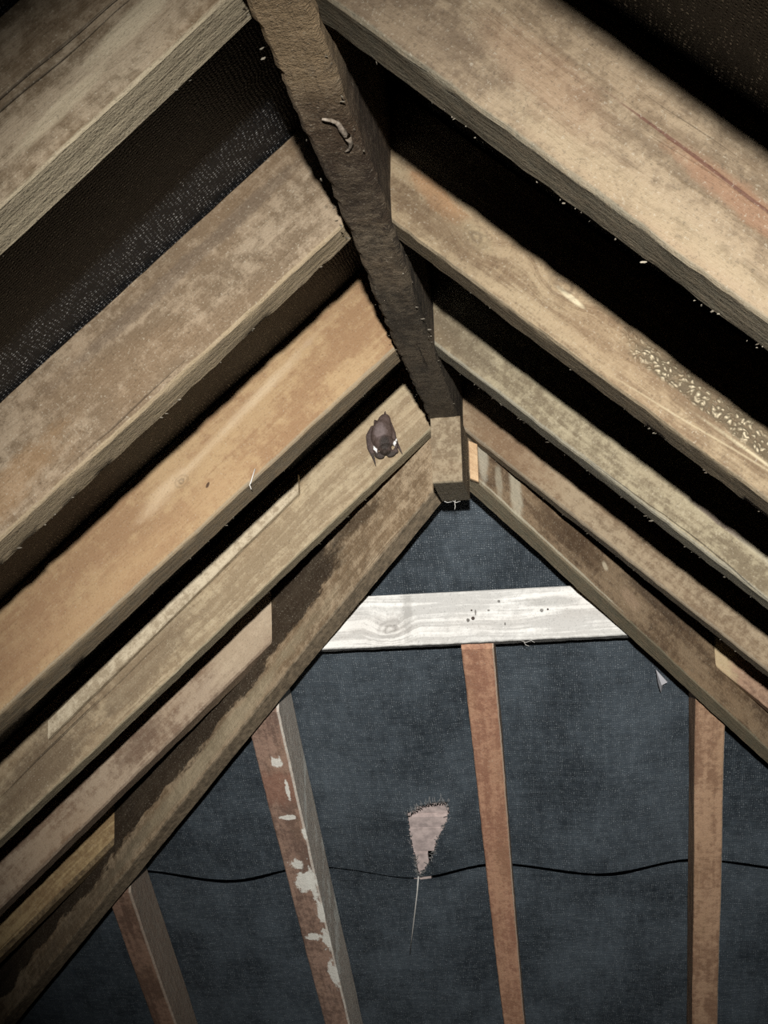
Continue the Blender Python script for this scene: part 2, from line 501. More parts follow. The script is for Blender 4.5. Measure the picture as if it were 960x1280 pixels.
M_['HL'] = wood('stained_hip_wood', alb=0.850, light=srgb(184, 160, 130), dark=srgb(134, 110, 82), grit=0.7, streak=0.5, patch=0.5,
                stain=(0.30, 0.060, srgb(44, 33, 24), 0.88),
                spots=[(0.235, 0.105, 0.075, 0.020, srgb(84, 66, 46), 0.85, 0.25), (0.60, 0.165, 0.09, 0.04, srgb(150, 128, 98), 0.7), (0.80, 0.03, 0.5, 0.022, srgb(190, 176, 146), 0.45),
                       (1.35, 0.03, 0.35, 0.03, srgb(112, 98, 80), 0.5)],
                under=srgb(92, 82, 68), under_h=0.003)
M_['HR'] = wood('brown_hip_wood', alb=0.630, light=srgb(158, 132, 102), dark=srgb(104, 82, 60), grit=0.6, streak=0.4, patch=0.7,
                spots=[(0.058, 0.055, 0.014, 0.055, srgb(214, 206, 188), 0.7), (0.135, 0.050, 0.016, 0.055, srgb(214, 204, 182), 0.75), (0.095, 0.030, 0.010, 0.030, srgb(200, 190, 168), 0.6),
                       (0.22, 0.006, 0.22, 0.003, srgb(214, 206, 184), 0.7), (0.30, 0.060, 0.07, 0.04, srgb(92, 68, 44), 0.7), (0.355, 0.056, 0.009, 0.008, srgb(222, 206, 178), 0.9),
                       (0.42, 0.04, 0.03, 0.018, srgb(190, 158, 128), 0.6), (0.50, 0.085, 0.12, 0.028, srgb(76, 58, 42), 0.75)],
                under=srgb(122, 118, 98), under_h=0.003)
M_['ridge'] = wood('dark_ridge_wood', knots=[(1.13, 0.0, 0.018), (0.95, 0.0, 0.008)], shear=0.0, alb=0.64, light=srgb(132, 116, 96), dark=srgb(62, 52, 43), grit=1.0, streak=0.3, patch=0.7, bump=1.8,
                   spots=[(1.33, 0.0, 0.16, 0.2, srgb(186, 156, 116), 0.7), (1.07, 0.0, 0.14, 0.2, srgb(70, 54, 42), 0.55), (0.40, 0.0, 0.5, 0.3, srgb(84, 76, 66), 0.55)])
M_['block'] = wood('block_wood', cracks=0.0, shear=0.0, alb=0.52, light=srgb(188, 168, 138), dark=srgb(148, 126, 98), grit=0.9, streak=0.2, patch=0.4, under=srgb(130, 120, 100), under_h=0.002)
M_['board'] = wood('limewashed_wood', shear=0.0, alb=0.88, sat=0.4, light=srgb(246, 245, 242), dark=srgb(202, 200, 197), grit=0.35, streak=1.0, patch=0.4, streak_scale=60.0, bump=0.7,
                   spots=[(0.315, 0.040, 0.0045, 0.0045, srgb(88, 74, 60), 0.9, 0, 0.3), (0.33, 0.052, 0.002, 0.006, srgb(96, 80, 66), 0.8, 0, 0.3),
                          (0.355, 0.055, 0.003, 0.002, srgb(96, 80, 66), 0.8, 0, 0.3), (0.455, 0.050, 0.004, 0.004, srgb(84, 74, 66), 0.8, 0, 0.3),
                          (0.20, 0.05, 0.012, 0.05, srgb(150, 144, 136), 0.45), (0.47, 0.065, 0.06, 0.010, srgb(150, 148, 142), 0.5),
                          (0.385, 0.030, 0.002, 0.003, srgb(70, 62, 55), 0.8, 0, 0.3), (0.375, 0.070, 0.0025, 0.0025, srgb(70, 62, 55), 0.8, 0, 0.3)],
                   knots=[(0.165, 0.03, 0.02)], under=srgb(130, 128, 122), under_h=0.002)
M_['J0'] = wood('brown_batten_wood', cracks=0.0, lit_side=(0.048, srgb(206, 190, 176)), alb=0.680, light=srgb(168, 128, 106), dark=srgb(122, 90, 74), grit=0.5, streak=0.4)
M_['J1'] = wood('painted_splash_wood', cracks=0.0, face_spots=[(0.205, 0.047, 0.0330, 0.0046, srgb(250, 249, 246), 0.9), (0.327, 0.0606, 0.0220, 0.0069, srgb(250, 249, 246), 0.9), (0.42, 0.0265, 0.0154, 0.0207, srgb(250, 249, 246), 0.9), (0.475, 0.0368, 0.0264, 0.0242, srgb(250, 249, 246), 0.9), (0.47, 0.0529, 0.0550, 0.0080, srgb(250, 249, 246), 0.9), (0.575, 0.0556, 0.0286, 0.0115, srgb(250, 249, 246), 0.9), (0.655, 0.0306, 0.0110, 0.0230, srgb(250, 249, 246), 0.9), (0.66, 0.0546, 0.0352, 0.0115, srgb(250, 249, 246), 0.9), (0.78, 0.0571, 0.0440, 0.0115, srgb(250, 249, 246), 0.9), (0.13, 0.0389, 0.0154, 0.0138, srgb(250, 249, 246), 0.9), (0.283, 0.0311, 0.0066, 0.0161, srgb(250, 249, 246), 0.9)],
                sat=0.85, lit_side=(0.060, srgb(240, 236, 230)), alb=0.85, light=srgb(170, 134, 116), dark=srgb(124, 96, 84), grit=0.6, streak=0.4,
                spots=[(0.20, 0.0, 0.05, 0.2, srgb(156, 104, 82), 0.6)])
M_['J2'] = wood('orange_sawn_wood', cracks=0.0, sat=0.84, lit_side=(0.0545, srgb(200, 184, 168)), alb=0.782, light=srgb(204, 148, 112), dark=srgb(168, 112, 82), grit=0.5, streak=0.3, patch=0.3)
M_['J3'] = wood('pale_orange_sawn_wood', cracks=0.0, sat=0.85, lit_side=(0.0515, srgb(196, 184, 168)), alb=0.765, light=srgb(204, 160, 124), dark=srgb(160, 118, 88), grit=0.6, streak=0.4)
M_['lath'] = wood('pale_lath_wood', cracks=0.0, shear=0.66, alb=0.855, light=srgb(206, 190, 164), dark=srgb(164, 146, 120), grit=1.0, streak=0.4)
M_['packer'] = wood('fresh_cut_wood', cracks=0.0, shear=0.0, alb=0.85, light=srgb(214, 178, 134), dark=srgb(188, 150, 108), grit=0.4, streak=0.4, patch=0.2)
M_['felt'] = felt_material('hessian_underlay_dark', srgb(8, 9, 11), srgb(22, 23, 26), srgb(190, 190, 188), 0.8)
M_['felt_hip'] = felt_material('hessian_underlay_blue', srgb(32, 39, 45), srgb(88, 98, 106), srgb(186, 194, 198), 0.5, 0.35)
M_['fluff'] = plain('dust_fluff', srgb(118, 112, 100), 0.9, 0.1, srgb(60, 54, 46))
M_['web'] = plain('cobweb_silk', srgb(206, 204, 198), 0.8, 0.2)
M_['paint'] = plain('white_splash', srgb(226, 224, 220), 0.8, 0.2, srgb(196, 192, 188), 200)
M_['slate'] = plain('pale_shingle', srgb(214, 196, 190), 0.8, 0.2, srgb(170, 156, 152), 45)
M_['nail'] = plain('rusty_iron', srgb(70, 52, 42), 0.7, 0.5, srgb(40, 32, 28), 300)

# ------------------------------------------------------------------ the setting: underlay of three slopes, floor
JX = [-0.80, -0.40, 0.005, 0.415, 0.82]


def bay(x, centres):
    """0 at a rafter, 1 mid bay"""
    for a, b in zip(centres, centres[1:]):
        if a <= x <= b:
            return math.sin(math.pi * (x - a) / (b - a)) ** 2
    return 0.0


RY = [-1.60, -1.195, -0.785, -0.385, 0.04, 0.43, 0.785, 1.17, 1.56]


def slope_felt(sg, name):
    m, z0 = (ML, ZL) if sg < 0 else (MR, ZR)
    verts, grain, faces = [], [], []
    nx, ny = 90, 300
    y0 = -2.9
    for i in range(nx + 1):
        ax = 1.80 * i / nx
        y1 = 0.066 + (m / MH) * ax
        for j in range(ny + 1):
            y = y0 + (y1 - y0) * j / ny
            x = sg * ax
            sag = 0.010 * bay(y, RY) if y > RY[0] else 0
            z = z0 + DEP + 0.004 - m * ax - sag + noise.noise(Vector((x * 9, y * 9, 3))) * 0.003
            if i == 0:
                z = z0 + DEP + 0.004
            verts.append((x, y, z))
            grain.append((y, ax * math.hypot(1, m), 0.0))
    for i in range(nx):
        for j in range(ny):
            a = i * (ny + 1) + j
            faces.append((a, a + 1, a + ny + 2, a + ny + 1))
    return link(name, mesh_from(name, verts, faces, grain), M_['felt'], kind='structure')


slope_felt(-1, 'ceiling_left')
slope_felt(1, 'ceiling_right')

HOLE = [(-0.1790, 1.172), (-0.161, 1.1573), (-0.1266, 1.1464), (-0.0973, 1.1478), (-0.0919, 1.1717), (-0.1056, 1.212), (-0.1224, 1.248),
        (-0.1356, 1.2897), (-0.148, 1.322), (-0.1612, 1.3480), (-0.1738, 1.3625), (-0.1786, 1.3467), (-0.1780, 1.3086), (-0.1808, 1.2709), (-0.1812, 1.2339)]


def inside(x, v, poly):
    c = False
    for k in range(len(poly)):
        (x1, v1), (x2, v2) = poly[k], poly[k - 1]
        if (v1 > v) != (v2 > v) and x < (x2 - x1) * (v - v1) / (v2 - v1) + x1:
            c = not c
    return c


def lap(x):
    return 1.3505 + 0.026 * bay(x, JX) + 0.0015 * math.sin(x * 31)


def sag_hip(x, v):
    return 0.012 * bay(x, JX) * min(1.0, v / 0.8) + noise.noise(Vector((x * 5, v * 5, 1))) * 0.004


HN = Vector((0, MH, 1)) / KH          # outward normal of the hip slope


def hip_pt(x, v, off=0.0):
    """point on the hip underlay: v metres down the slope, off metres outward"""
    y = v / KH
    return Vector((x, y, ZFH - MH * y)) + HN * off


def frange(a, b, s):
    n = max(1, round((b - a) / s))
    return [a + (b - a) * i / n for i in range(n + 1)]


def xmax(v):
    return max(0.0, (v / KH - 0.066) / 0.902) + 0.004


def hip_sheet(name, vlist, xlist, off, vmap, parent=None, hole=False, **tags):
    verts, grain, faces = [], [], []
    nx = len(xlist)
    for t in vlist:
        for x in xlist:
            v = vmap(x, t)
            lim = xmax(v)
            xx = max(-lim, min(lim, x))
            verts.append(hip_pt(xx, v, off(xx, v)))
            grain.append((xx, v, 0.0))
    for j in range(len(vlist) - 1):
        for i in range(nx - 1):
            q = (j * nx + i, j * nx + i + 1, (j + 1) * nx + i + 1, (j + 1) * nx + i)
            cx = sum(grain[k][0] for k in q) / 4
            cv = sum(grain[k][1] for k in q) / 4
            if (Vector(verts[q[0]]) - Vector(verts[q[1]])).length < 1e-6 and (Vector(verts[q[2]]) - Vector(verts[q[3]])).length < 1e-6:
                continue
            if hole:
                jx = noise.noise(Vector((cx * 160, cv * 160, 0))) * 0.0035
                if inside(cx + jx, cv + jx, HOLE):
                    continue
            faces.append(q)
    return link(name, mesh_from(name, verts, faces, grain), M_['felt_hip'], parent, **tags)


def off_upper(x, v):
    L = lap(x)
    o = -sag_hip(x, v)
    # lips of the tear curl a little
    dx, dv = x + 0.14, v - 1.22
    r = math.hypot(dx / 0.07, dv / 0.13)
    if r < 1.4:
        o -= 0.004 * (1.4 - r)
    return o


def off_lower(x, v):
    return -sag_hip(x, v) - 0.001


def gap(x):
    """half width of the open joint between the two underlay sheets"""
    g = 0.0034 + 0.0022 * noise.noise(Vector((x * 14, 0, 2))) + 0.001 * bay(x, JX)
    if -0.36 < x < -0.175:
        g *= 0.25
    return max(0.0007, g)


xs = frange(-1.78, -0.20, 0.02)[:-1] + frange(-0.20, -0.07, 0.0026)[:-1] + frange(-0.07, 1.78, 0.02)
vu = frange(0.0925, 1.13, 0.02)[:-1] + frange(1.13, 1.3505, 0.0026)
hip_up = hip_sheet('ceiling_end', vu, xs, off_upper, lambda x, t: t if t < 1.13 else 1.13 + (t - 1.13) * (lap(x) - gap(x) - 1.13) / 0.2205, hole=True, kind='structure')
tl = frange(0.0, 1.16, 0.02)
hip_sheet('lower_underlay_sheet', tl, xs, off_lower, lambda x, t: lap(x) + gap(x) + t, parent=hip_up)

# shingle courses seen through the tear
for k, (va, vb, tilt) in enumerate(((1.10, 1.232, 0.004), (1.239, 1.272, 0.000), (1.277, 1.350, 0.003), (1.356, 1.47, 0.001))):
    bm = bmesh.new()
    rings = []
    for (x, dx) in ((-0.196, 0), (-0.182, 0.001), (-0.170, 0), (-0.158, 0)) if k == 3 else ((-0.27, 0), (-0.20, 0.001), (-0.13, -0.001), (-0.06, 0.001), (-0.02, 0)):
        o1, o2 = 0.030 + tilt, 0.036 + tilt + 0.003
        rings.append([bm.verts.new(hip_pt(x, va + dx + x * 0.03, o1)), bm.verts.new(hip_pt(x, vb + dx + x * 0.03, o2 - 0.008)),
                      bm.verts.new(hip_pt(x, vb + dx + x * 0.03, o2 + 0.004)), bm.verts.new(hip_pt(x, va + dx + x * 0.03, o1 + 0.012))])
    for a, b in zip(rings, rings[1:]):
        for i in range(4):
            bm.faces.new((a[i], a[(i + 1) % 4], b[(i + 1) % 4], b[i]))
    bm.faces.new(rings[0][::-1])
    bm.faces.new(rings[-1])
    bm_obj(bm, 'shingle', M_['slate'], hip_up, smooth=False)

# frayed hessian threads round the tear
def fp(x, v, o):
    return hip_pt(x, v, off_upper(x, v) + o)


bm = bmesh.new()
for i in range(46):
    t = i / 45
    x = -0.180 + 0.086 * t
    v = 1.176 - 0.030 * min(1, t * 2.0) + random.uniform(-0.003, 0.003)
    ln = random.uniform(0.008, 0.028)
    lean = random.uniform(-0.008, 0.008)
    tube(bm, [fp(x, v + 0.004, -0.003), fp(x + lean * 0.5, v - ln * 0.5, -0.009), fp(x + lean, v - ln, -0.005 - random.uniform(0, 0.006))], 0.0009, 0.0004, 4)
for i in range(80):
    k = random.randrange(4, len(HOLE))
    a, b = HOLE[k - 1], HOLE[k]
    t = random.random()
    x, v = a[0] + (b[0] - a[0]) * t, a[1] + (b[1] - a[1]) * t
    tube(bm, [fp(x, v, -0.001), fp(x + random.uniform(-0.004, 0.004), v + random.uniform(-0.006, 0.004), -0.007), fp(x + random.uniform(-0.010, 0.010), v + random.uniform(-0.01, 0.006), -0.005)], 0.0009, 0.0004, 4)
bm_obj(bm, 'frayed_thread', plain('frayed_hessian', srgb(160, 160, 158), 0.9, 0.1, srgb(84, 86, 88), 120), hip_up, kind='stuff')

# floor of the loft
fl = mesh_from('floor', [(-1.9, -2.9, FLOOR_Z), (1.9, -2.9, FLOOR_Z), (1.9, 2.0, FLOOR_Z), (-1.9, 2.0, FLOOR_Z),
                         (-1.9, -2.9, FLOOR_Z - 0.03), (1.9, -2.9, FLOOR_Z - 0.03), (1.9, 2.0, FLOOR_Z - 0.03), (-1.9, 2.0, FLOOR_Z - 0.03)],
               [(0, 1, 2, 3), (7, 6, 5, 4), (0, 4, 5, 1), (1, 5, 6, 2), (2, 6, 7, 3), (3, 7, 4, 0)], smooth=False)
link('floor', fl, plain('dusty_floor', srgb(96, 84, 70), 0.9, 0.1, srgb(70, 60, 50), 8), kind='structure')

# ------------------------------------------------------------------ ridge
RX0, RX1 = -0.0170, 0.0255
# 's' runs from the far end towards the camera
ridge = beam('ridge_board', (RX0, 0.10, 0.0), (RX1, 0.10, 0.0), (RX0 + 0.004, -2.7, 0.0), (RX1 + 0.002, -2.7, 0.0), 0.170, M_['ridge'],
             wav=0.005, rag=0.0035, cham=0.004, seed=3.1,
             label='long dark dusty ridge board running overhead to the hip end', cat='roof beam')
flecks([(RX0 - 0.001 + random.uniform(-0.002, 0.002), random.uniform(-1.4, -0.15), random.uniform(-0.004, 0.004)) for _ in range(28)] +
       [(RX1 + random.uniform(-0.003, 0.002), random.uniform(-1.2, -0.15), random.uniform(-0.004, 0.02)) for _ in range(50)],
       'dust_fluff', M_['fluff'], ridge, 0.0011)
# split knot that stands proud of the underside
bm = bmesh.new()
arc = []
for i in range(15):
    a = -1.5 + 2.5 * i / 14
    arc.append((0.003 + 0.015 * math.cos(a) + 0.0012 * math.sin(5 * a), -1.022 + 0.034 * math.sin(a), -0.0015 - 0.0015 * math.sin(i / 14 * math.pi)))
tube(bm, arc[:9], 0.0010, 0.0026, 7)
tube(bm, arc[8:], 0.0026, 0.0006, 7)
for v in bm.verts:
    v.co += Vector(noise.noise_vector(v.co * 220)) * 0.0016
bm_obj(bm, 'knot', plain('pale_split_knot', srgb(140, 130, 118), 0.8, 0.2, srgb(84, 74, 62), 200), ridge, label='pale split knot on the underside')

# ------------------------------------------------------------------ common rafters
def rafter_line(sg, i, y0a, ka, y0b, kb, mat, x0, x1=1.73, **kw):
    """underside arrises y = y0 + k*x on the rafter plane of that slope"""
    m, z = (ML, ZL) if sg < 0 else (MR, ZR)
    P = lambda y0, k, ax: Vector((sg * ax, y0 + k * sg * ax, z - m * ax))
    return beam('rafter', P(y0a, ka, x0), P(y0b, kb, x0), P(y0a, ka, x1), P(y0b, kb, x1), DEP, M_[mat], **kw)


xl, xr = -RX0, RX1
tags = dict(cat='rafter')
rafters = {}
rafters['L0'] = rafter_line(-1, 0, -1.650, 0.0, -1.603, 0.0, 'L0', xl, group='common rafters', label='old rafter on the left slope behind the nearest flaky one, at the picture edge', **tags)
rafters['L1'] = rafter_line(-1, 1, -1.2162, 0.0109, -1.1748, -0.0117, 'L1', xl, seed=1.2, group='common rafters', rag=0.002,
                            label='nearest left rafter in the top corner, grey-brown with flaky face', **tags)
rafters['L2'] = rafter_line(-1, 2, -0.8014, 0.0356, -0.7629, 0.0081, 'L2', xl, seed=2.7, rag=0.0045, group='common rafters',
                            label='wide brown left rafter with ragged lower edge, just above the orange rafter', **tags)
rafters['L3'] = rafter_line(-1, 3, -0.4032, 0.045, -0.3525, 0.0092, 'L3', xl, seed=3.3, rag=0.0022, group='common rafters',
                            label='orange left rafter with a pale streak and a small knot', **tags)
rafters['L4'] = rafter_line(-1, 4, 0.0167, -0.0205, 0.0556, -0.0275, 'L4', xl, seed=4.9, rag=0.0022, group='common rafters',
                            label='gritty pale left rafter that the bat hangs on', **tags)
rafters['R0'] = rafter_line(1, 0, -1.672, 0.12, -1.625, 0.12, 'R0', xr, group='common rafters', label='old right rafter above the nearest lit one, hidden beyond the top edge', **tags)
rafters['R1'] = rafter_line(1, 1, -1.2176, 0.0579, -1.1698, 0.0494, 'R1', xr, seed=5.5, rag=0.0035, group='common rafters',
                            label='nearest right rafter at the top right, broad with a rusty crack', **tags)
rafters['R2'] = rafter_line(1, 2, -0.8235, -0.0169, -0.7794, 0.0150, 'R2', xr, seed=6.1, rag=0.0028, group='common rafters',
                            label='right rafter with two knots and crumbling pale crust', **tags)
rafters['R3'] = rafter_line(1, 3, -0.4180, -0.0400, -0.3697, -0.0444, 'R3', xr, seed=7.7, rag=0.0025, group='common rafters',
                            label='greyed right rafter directly below the knotty one', **tags)
rafters['R4'] = rafter_line(1, 4, 0.0120, 0.0458, 0.0631, 0.0458, 'R4', xr, seed=8.3, rag=0.0022, group='common rafters',
                            label='slim buff right rafter, the last one above the hip rafter', **tags)
for key, n, sz in (('R1', 80, 0.0016), ('R2', 80, 0.0016), ('R3', 70, 0.0016), ('R4', 50, 0.0014), ('L1', 40, 0.0013), ('L2', 70, 0.0018), ('L3', 30, 0.0015), ('L4', 30, 0.0015)):
    sg = -1 if key[0] == 'L' else 1
    m, z = (ML, ZL) if sg < 0 else (MR, ZR)
    y0, k = {'R1': (-1.1698, 0.0494), 'R2': (-0.7794, 0.0150), 'R3': (-0.3697, -0.0444), 'R4': (0.0631, 0.0458), 'L1': (-1.1748, -0.0117),
             'L2': (-0.7629, 0.0081), 'L3': (-0.3525, 0.0092), 'L4': (0.0556, -0.0275)}[key]
    pts = []
    for _ in range(n):
        ax = random.uniform(0.05, 0.9)
        pts.append((sg * ax, y0 + k * sg * ax + random.uniform(-0.006, 0.0), z - m * ax - random.uniform(-0.001, 0.002)))
    flecks(pts, 'dust_fluff', M_['fluff'], rafters[key], sz * 0.6)

# pale lath nailed along the face of the bat's rafter
def L4face(ax, v, out=0.0):
    return Vector((-ax, 0.0167 + 0.0205 * ax - out, ZL - ML * ax + v))


lath = beam('lath', L4face(0.232, 0.090, 0.017), L4face(0.232, 0.090, 0.001), L4face(0.632, 0.078, 0.017), L4face(0.632, 0.078, 0.001), 0.030, M_['lath'], seg=0.008,
            wav=0.002, rag=0.001, label='short pale lath fixed along the upper face of the bat rafter', cat='batten')

# ------------------------------------------------------------------ hip rafters
uL = Vector((-1, 0.88955, -ML))
uR = Vector((1, 0.91569, -MR))
aL, bL = Vector((-0.0131, 0.0540, -0.0575)), Vector((0.0105, 0.0805, -0.0575))
aR, bR = Vector((0.0321, 0.0543, -0.0575)), Vector((0.0082, 0.0805, -0.0575))
hipL = beam('hip_rafter', aL + uL * 0.010, bL + uL * 0.030, aL + uL * 1.66, bL + uL * 1.66, 0.204, M_['HL'], seed=9.4, wav=0.004, rag=0.0026,
            label='left hip rafter with dark stained upper face, ending at the block', cat='hip rafter', group='hip rafters')
hipR = beam('hip_rafter', aR - uR * 0.018, bR + uR * 0.012, aR + uR * 1.62, bR + uR * 1.62, 0.204, M_['HR'], seed=10.2, wav=0.004, rag=0.0022,
            label='right hip rafter, brown with whitish streaks near the block', cat='hip rafter', group='hip rafters')

# block hanging from the ridge end
block = beam('ridge_block', (-0.0125, -0.111, -0.0985), (-0.0125, 0.030, -0.0985), (0.0305, -0.111, -0.0985), (0.0305, 0.030, -0.0985), 0.0985, M_['block'],
             seg=0.004, wav=0.0015, rag=0.0008, cham=0.0015, label='square pale timber block under the end of the ridge board', cat='wood block')
packer = beam('wood_packer', (0.0315, 0.034, -0.063), (0.0315, 0.050, -0.063), (0.0440, 0.040, -0.068), (0.0440, 0.052, -0.068), 0.060, M_['packer'],
              seg=0.003, wav=0.0008, rag=0.0004, cham=0.001, label='small fresh orange packing piece right of the block', cat='wood block')

# ------------------------------------------------------------------ jack rafters on the two long slopes
def left_jack(y0b, k, w, mat, lab, seed, taper=1.0, shift=0.0):
    """cut to the face of the left hip, running to the eaves"""
    def onhip(y0):
        # |x| where y0 - k*|x| (k<0 grows) meets the near face of the hip
        # hip near face: y = 0.054 + 0.88955*(|x|-0.0131)
        return (y0 - 0.054 + 0.88955 * 0.0131) / (0.88955 + k)
    P = lambda y0, ax: Vector((-ax, y0 - k * ax, ZL - ML * ax + shift))
    xa, xb = onhip(y0b - w), onhip(y0b)
    return beam('jack_rafter', P(y0b - w, xa), P(y0b, xb), P(y0b - w, 1.73), P(y0b, 1.73), DEP - shift, M_[mat], seed=seed, label=lab, cat='jack rafter', group='jack rafters')


left_jack(0.3650, -0.110, 0.046, 'L5', 'pinkish jack rafter left of the stained hip rafter, nearest below the bat rafter', 11.5)
left_jack(0.6500, -0.160, 0.046, 'L6', 'yellowish jack rafter low on the left, cut against the hip', 12.5)


def right_jack(y0b, w, mat, lab, seed):
    onhip = lambda y0: (y0 - 0.0543 + 0.91569 * 0.0321) / 0.91569
    P = lambda y0, ax: Vector((ax, y0, ZR - MR * ax))
    xa, xb = onhip(y0b - w), onhip(y0b)
    return beam('jack_rafter', P(y0b - w, xa), P(y0b, xb), P(y0b - w, 1.73), P(y0b, 1.73), DEP, M_[mat], seed=seed, label=lab, cat='jack rafter', group='jack rafters')


right_jack(0.452, 0.046, 'R5', 'reddish jack rafter at the right edge, above the right hip', 13.5)

# ------------------------------------------------------------------ hip-end rafters, seen against the underlay
def end_rafter(xa0, xa1, xb0, xb1, y0, mat, lab, seed, y1=1.60, depth=0.150, **kw):
    P = lambda x, y: Vector((x, y, ZH - MH * y))
    return beam('end_rafter', P(xa0, y0), P(xb0, y0), P(xa1, y1), P(xb1, y1), depth, M_[mat], seed=seed, wav=0.002, rag=0.0012, label=lab, cat='rafter',
                group='hip end rafters', **kw)


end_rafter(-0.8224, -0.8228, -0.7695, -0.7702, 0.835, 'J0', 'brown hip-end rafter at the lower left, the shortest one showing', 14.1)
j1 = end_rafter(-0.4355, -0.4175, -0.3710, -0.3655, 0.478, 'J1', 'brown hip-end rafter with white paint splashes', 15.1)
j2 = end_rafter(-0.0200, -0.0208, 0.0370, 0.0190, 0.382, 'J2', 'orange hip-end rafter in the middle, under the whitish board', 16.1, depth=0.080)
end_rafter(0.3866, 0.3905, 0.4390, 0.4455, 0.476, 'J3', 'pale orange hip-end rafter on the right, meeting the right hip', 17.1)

# ------------------------------------------------------------------ whitish board across the hip end
board = beam('board', (-0.293, 0.352, -0.2895), (-0.345, 0.400, -0.2895), (0.286, 0.348, -0.287), (0.338, 0.396, -0.287), 0.0905, M_['board'], seg=0.006, wav=0.002, rag=0.001, cham=0.0015,
             label='whitish limewashed board across the hip end between both hip rafters', cat='board')
for (x, z, r) in ((0.005, -0.246, 0.0035), (0.003, -0.232, 0.0018), (0.135, -0.236, 0.002)):
    bm = bmesh.new()
    bmesh.ops.create_cone(bm, cap_ends=True, segments=12, radius1=r, radius2=r * 0.8, depth=0.004,
                          matrix=Matrix.Translation((x, 0.3495, z)) @ Matrix.Rotation(math.pi / 2, 4, 'X'))
    bm_obj(bm, 'nail', M_['nail'], board, smooth=False)

# ------------------------------------------------------------------ small hanging bits
def web(name, strands, r, lab, cat='cobweb', mat='web'):
    bm = bmesh.new()
    for s in strands:
        tube(bm, s, r, r * 0.6, 4)
    return bm_obj(bm, name, M_[mat], None, label=lab, cat=cat)


web('straw', [[hip_pt(-0.1768, 1.365, -0.010), hip_pt(-0.184, 1.41, -0.024), hip_pt(-0.1950, 1.47, -0.026), hip_pt(-0.2060, 1.53, -0.022), hip_pt(-0.2238, 1.63, -0.017)]],
    0.0016, 'long pale straw hanging from the bottom of the tear in the underlay', 'straw')
web('cobweb', [[(0.008, 0.025, -0.097), (0.0072, 0.024, -0.103), (0.0078, 0.023, -0.107), (0.0068, 0.023, -0.112)], [(0.004, 0.026, -0.098), (0.009, 0.025, -0.1012), (0.016, 0.026, -0.099)],
               [(-0.009, 0.027, -0.098), (-0.004, 0.027, -0.1000), (0.003, 0.027, -0.099)]],
    0.0006, 'wisp of cobweb hanging under the pale timber block')


def l3pt(ax, dy=0.0, v=0.0):
    return Vector((-ax, -0.4032 - 0.045 * ax + dy, ZL - ML * ax + v))


web('cobweb', [[l3pt(0.206, -0.001, 0.004), l3pt(0.208, -0.006, -0.004), l3pt(0.206, -0.006, -0.011)], [l3pt(0.202, -0.001, 0.012), l3pt(0.205, -0.005, 0.003), l3pt(0.207, -0.005, -0.003)]],
    0.0008, 'white fluff on the lower edge of the orange rafter')


def l2pt(ax, dy=0.0, v=0.0):
    return Vector((-ax, -0.8014 - 0.0356 * ax + dy, ZL - ML * ax + v))


web('cobweb', [[l2pt(0.440, -0.003, 0.128), l2pt(0.437, -0.007, 0.121), l2pt(0.434, -0.005, 0.114)], [l2pt(0.442, -0.003, 0.122), l2pt(0.436, -0.006, 0.118), l2pt(0.430, -0.003, 0.117)]],
    0.0012, 'white fluff on the brown rafter at the left picture edge')
# scrap of pale foil below the right hip
bm = bmesh.new()
pts = [hip_pt(0.322, 0.772, -0.05), hip_pt(0.342, 0.797, -0.058), hip_pt(0.336, 0.806, -0.05), hip_pt(0.330, 0.818, -0.062), hip_pt(0.325, 0.800, -0.052)]
top = [bm.verts.new(p) for p in pts]
bot = [bm.verts.new(p + HN * 0.0015) for p in pts]
c1 = bm.verts.new(hip_pt(0.331, 0.798, -0.064))
for i in range(5):
    bm.faces.new((top[i], top[(i + 1) % 5], c1))
    bm.faces.new((top[i], bot[i], bot[(i + 1) % 5], top[(i + 1) % 5]))
bm.faces.new(bot[::-1])
bm_obj(bm, 'scrap', plain('grey_scrap', srgb(168, 168, 172), 0.6, 0.3), None, smooth=False, label='torn pale scrap sticking out below the right hip rafter', cat='scrap')

# hairs under the board
web('cobweb', [[(0.085, 0.352, -0.288), (0.095, 0.345, -0.292), (0.104, 0.344, -0.289), (0.110, 0.344, -0.293)], [(0.09, 0.352, -0.288), (0.094, 0.346, -0.296), (0.100, 0.344, -0.2985)]],
    0.0006, 'thin hairs hanging below the whitish board')

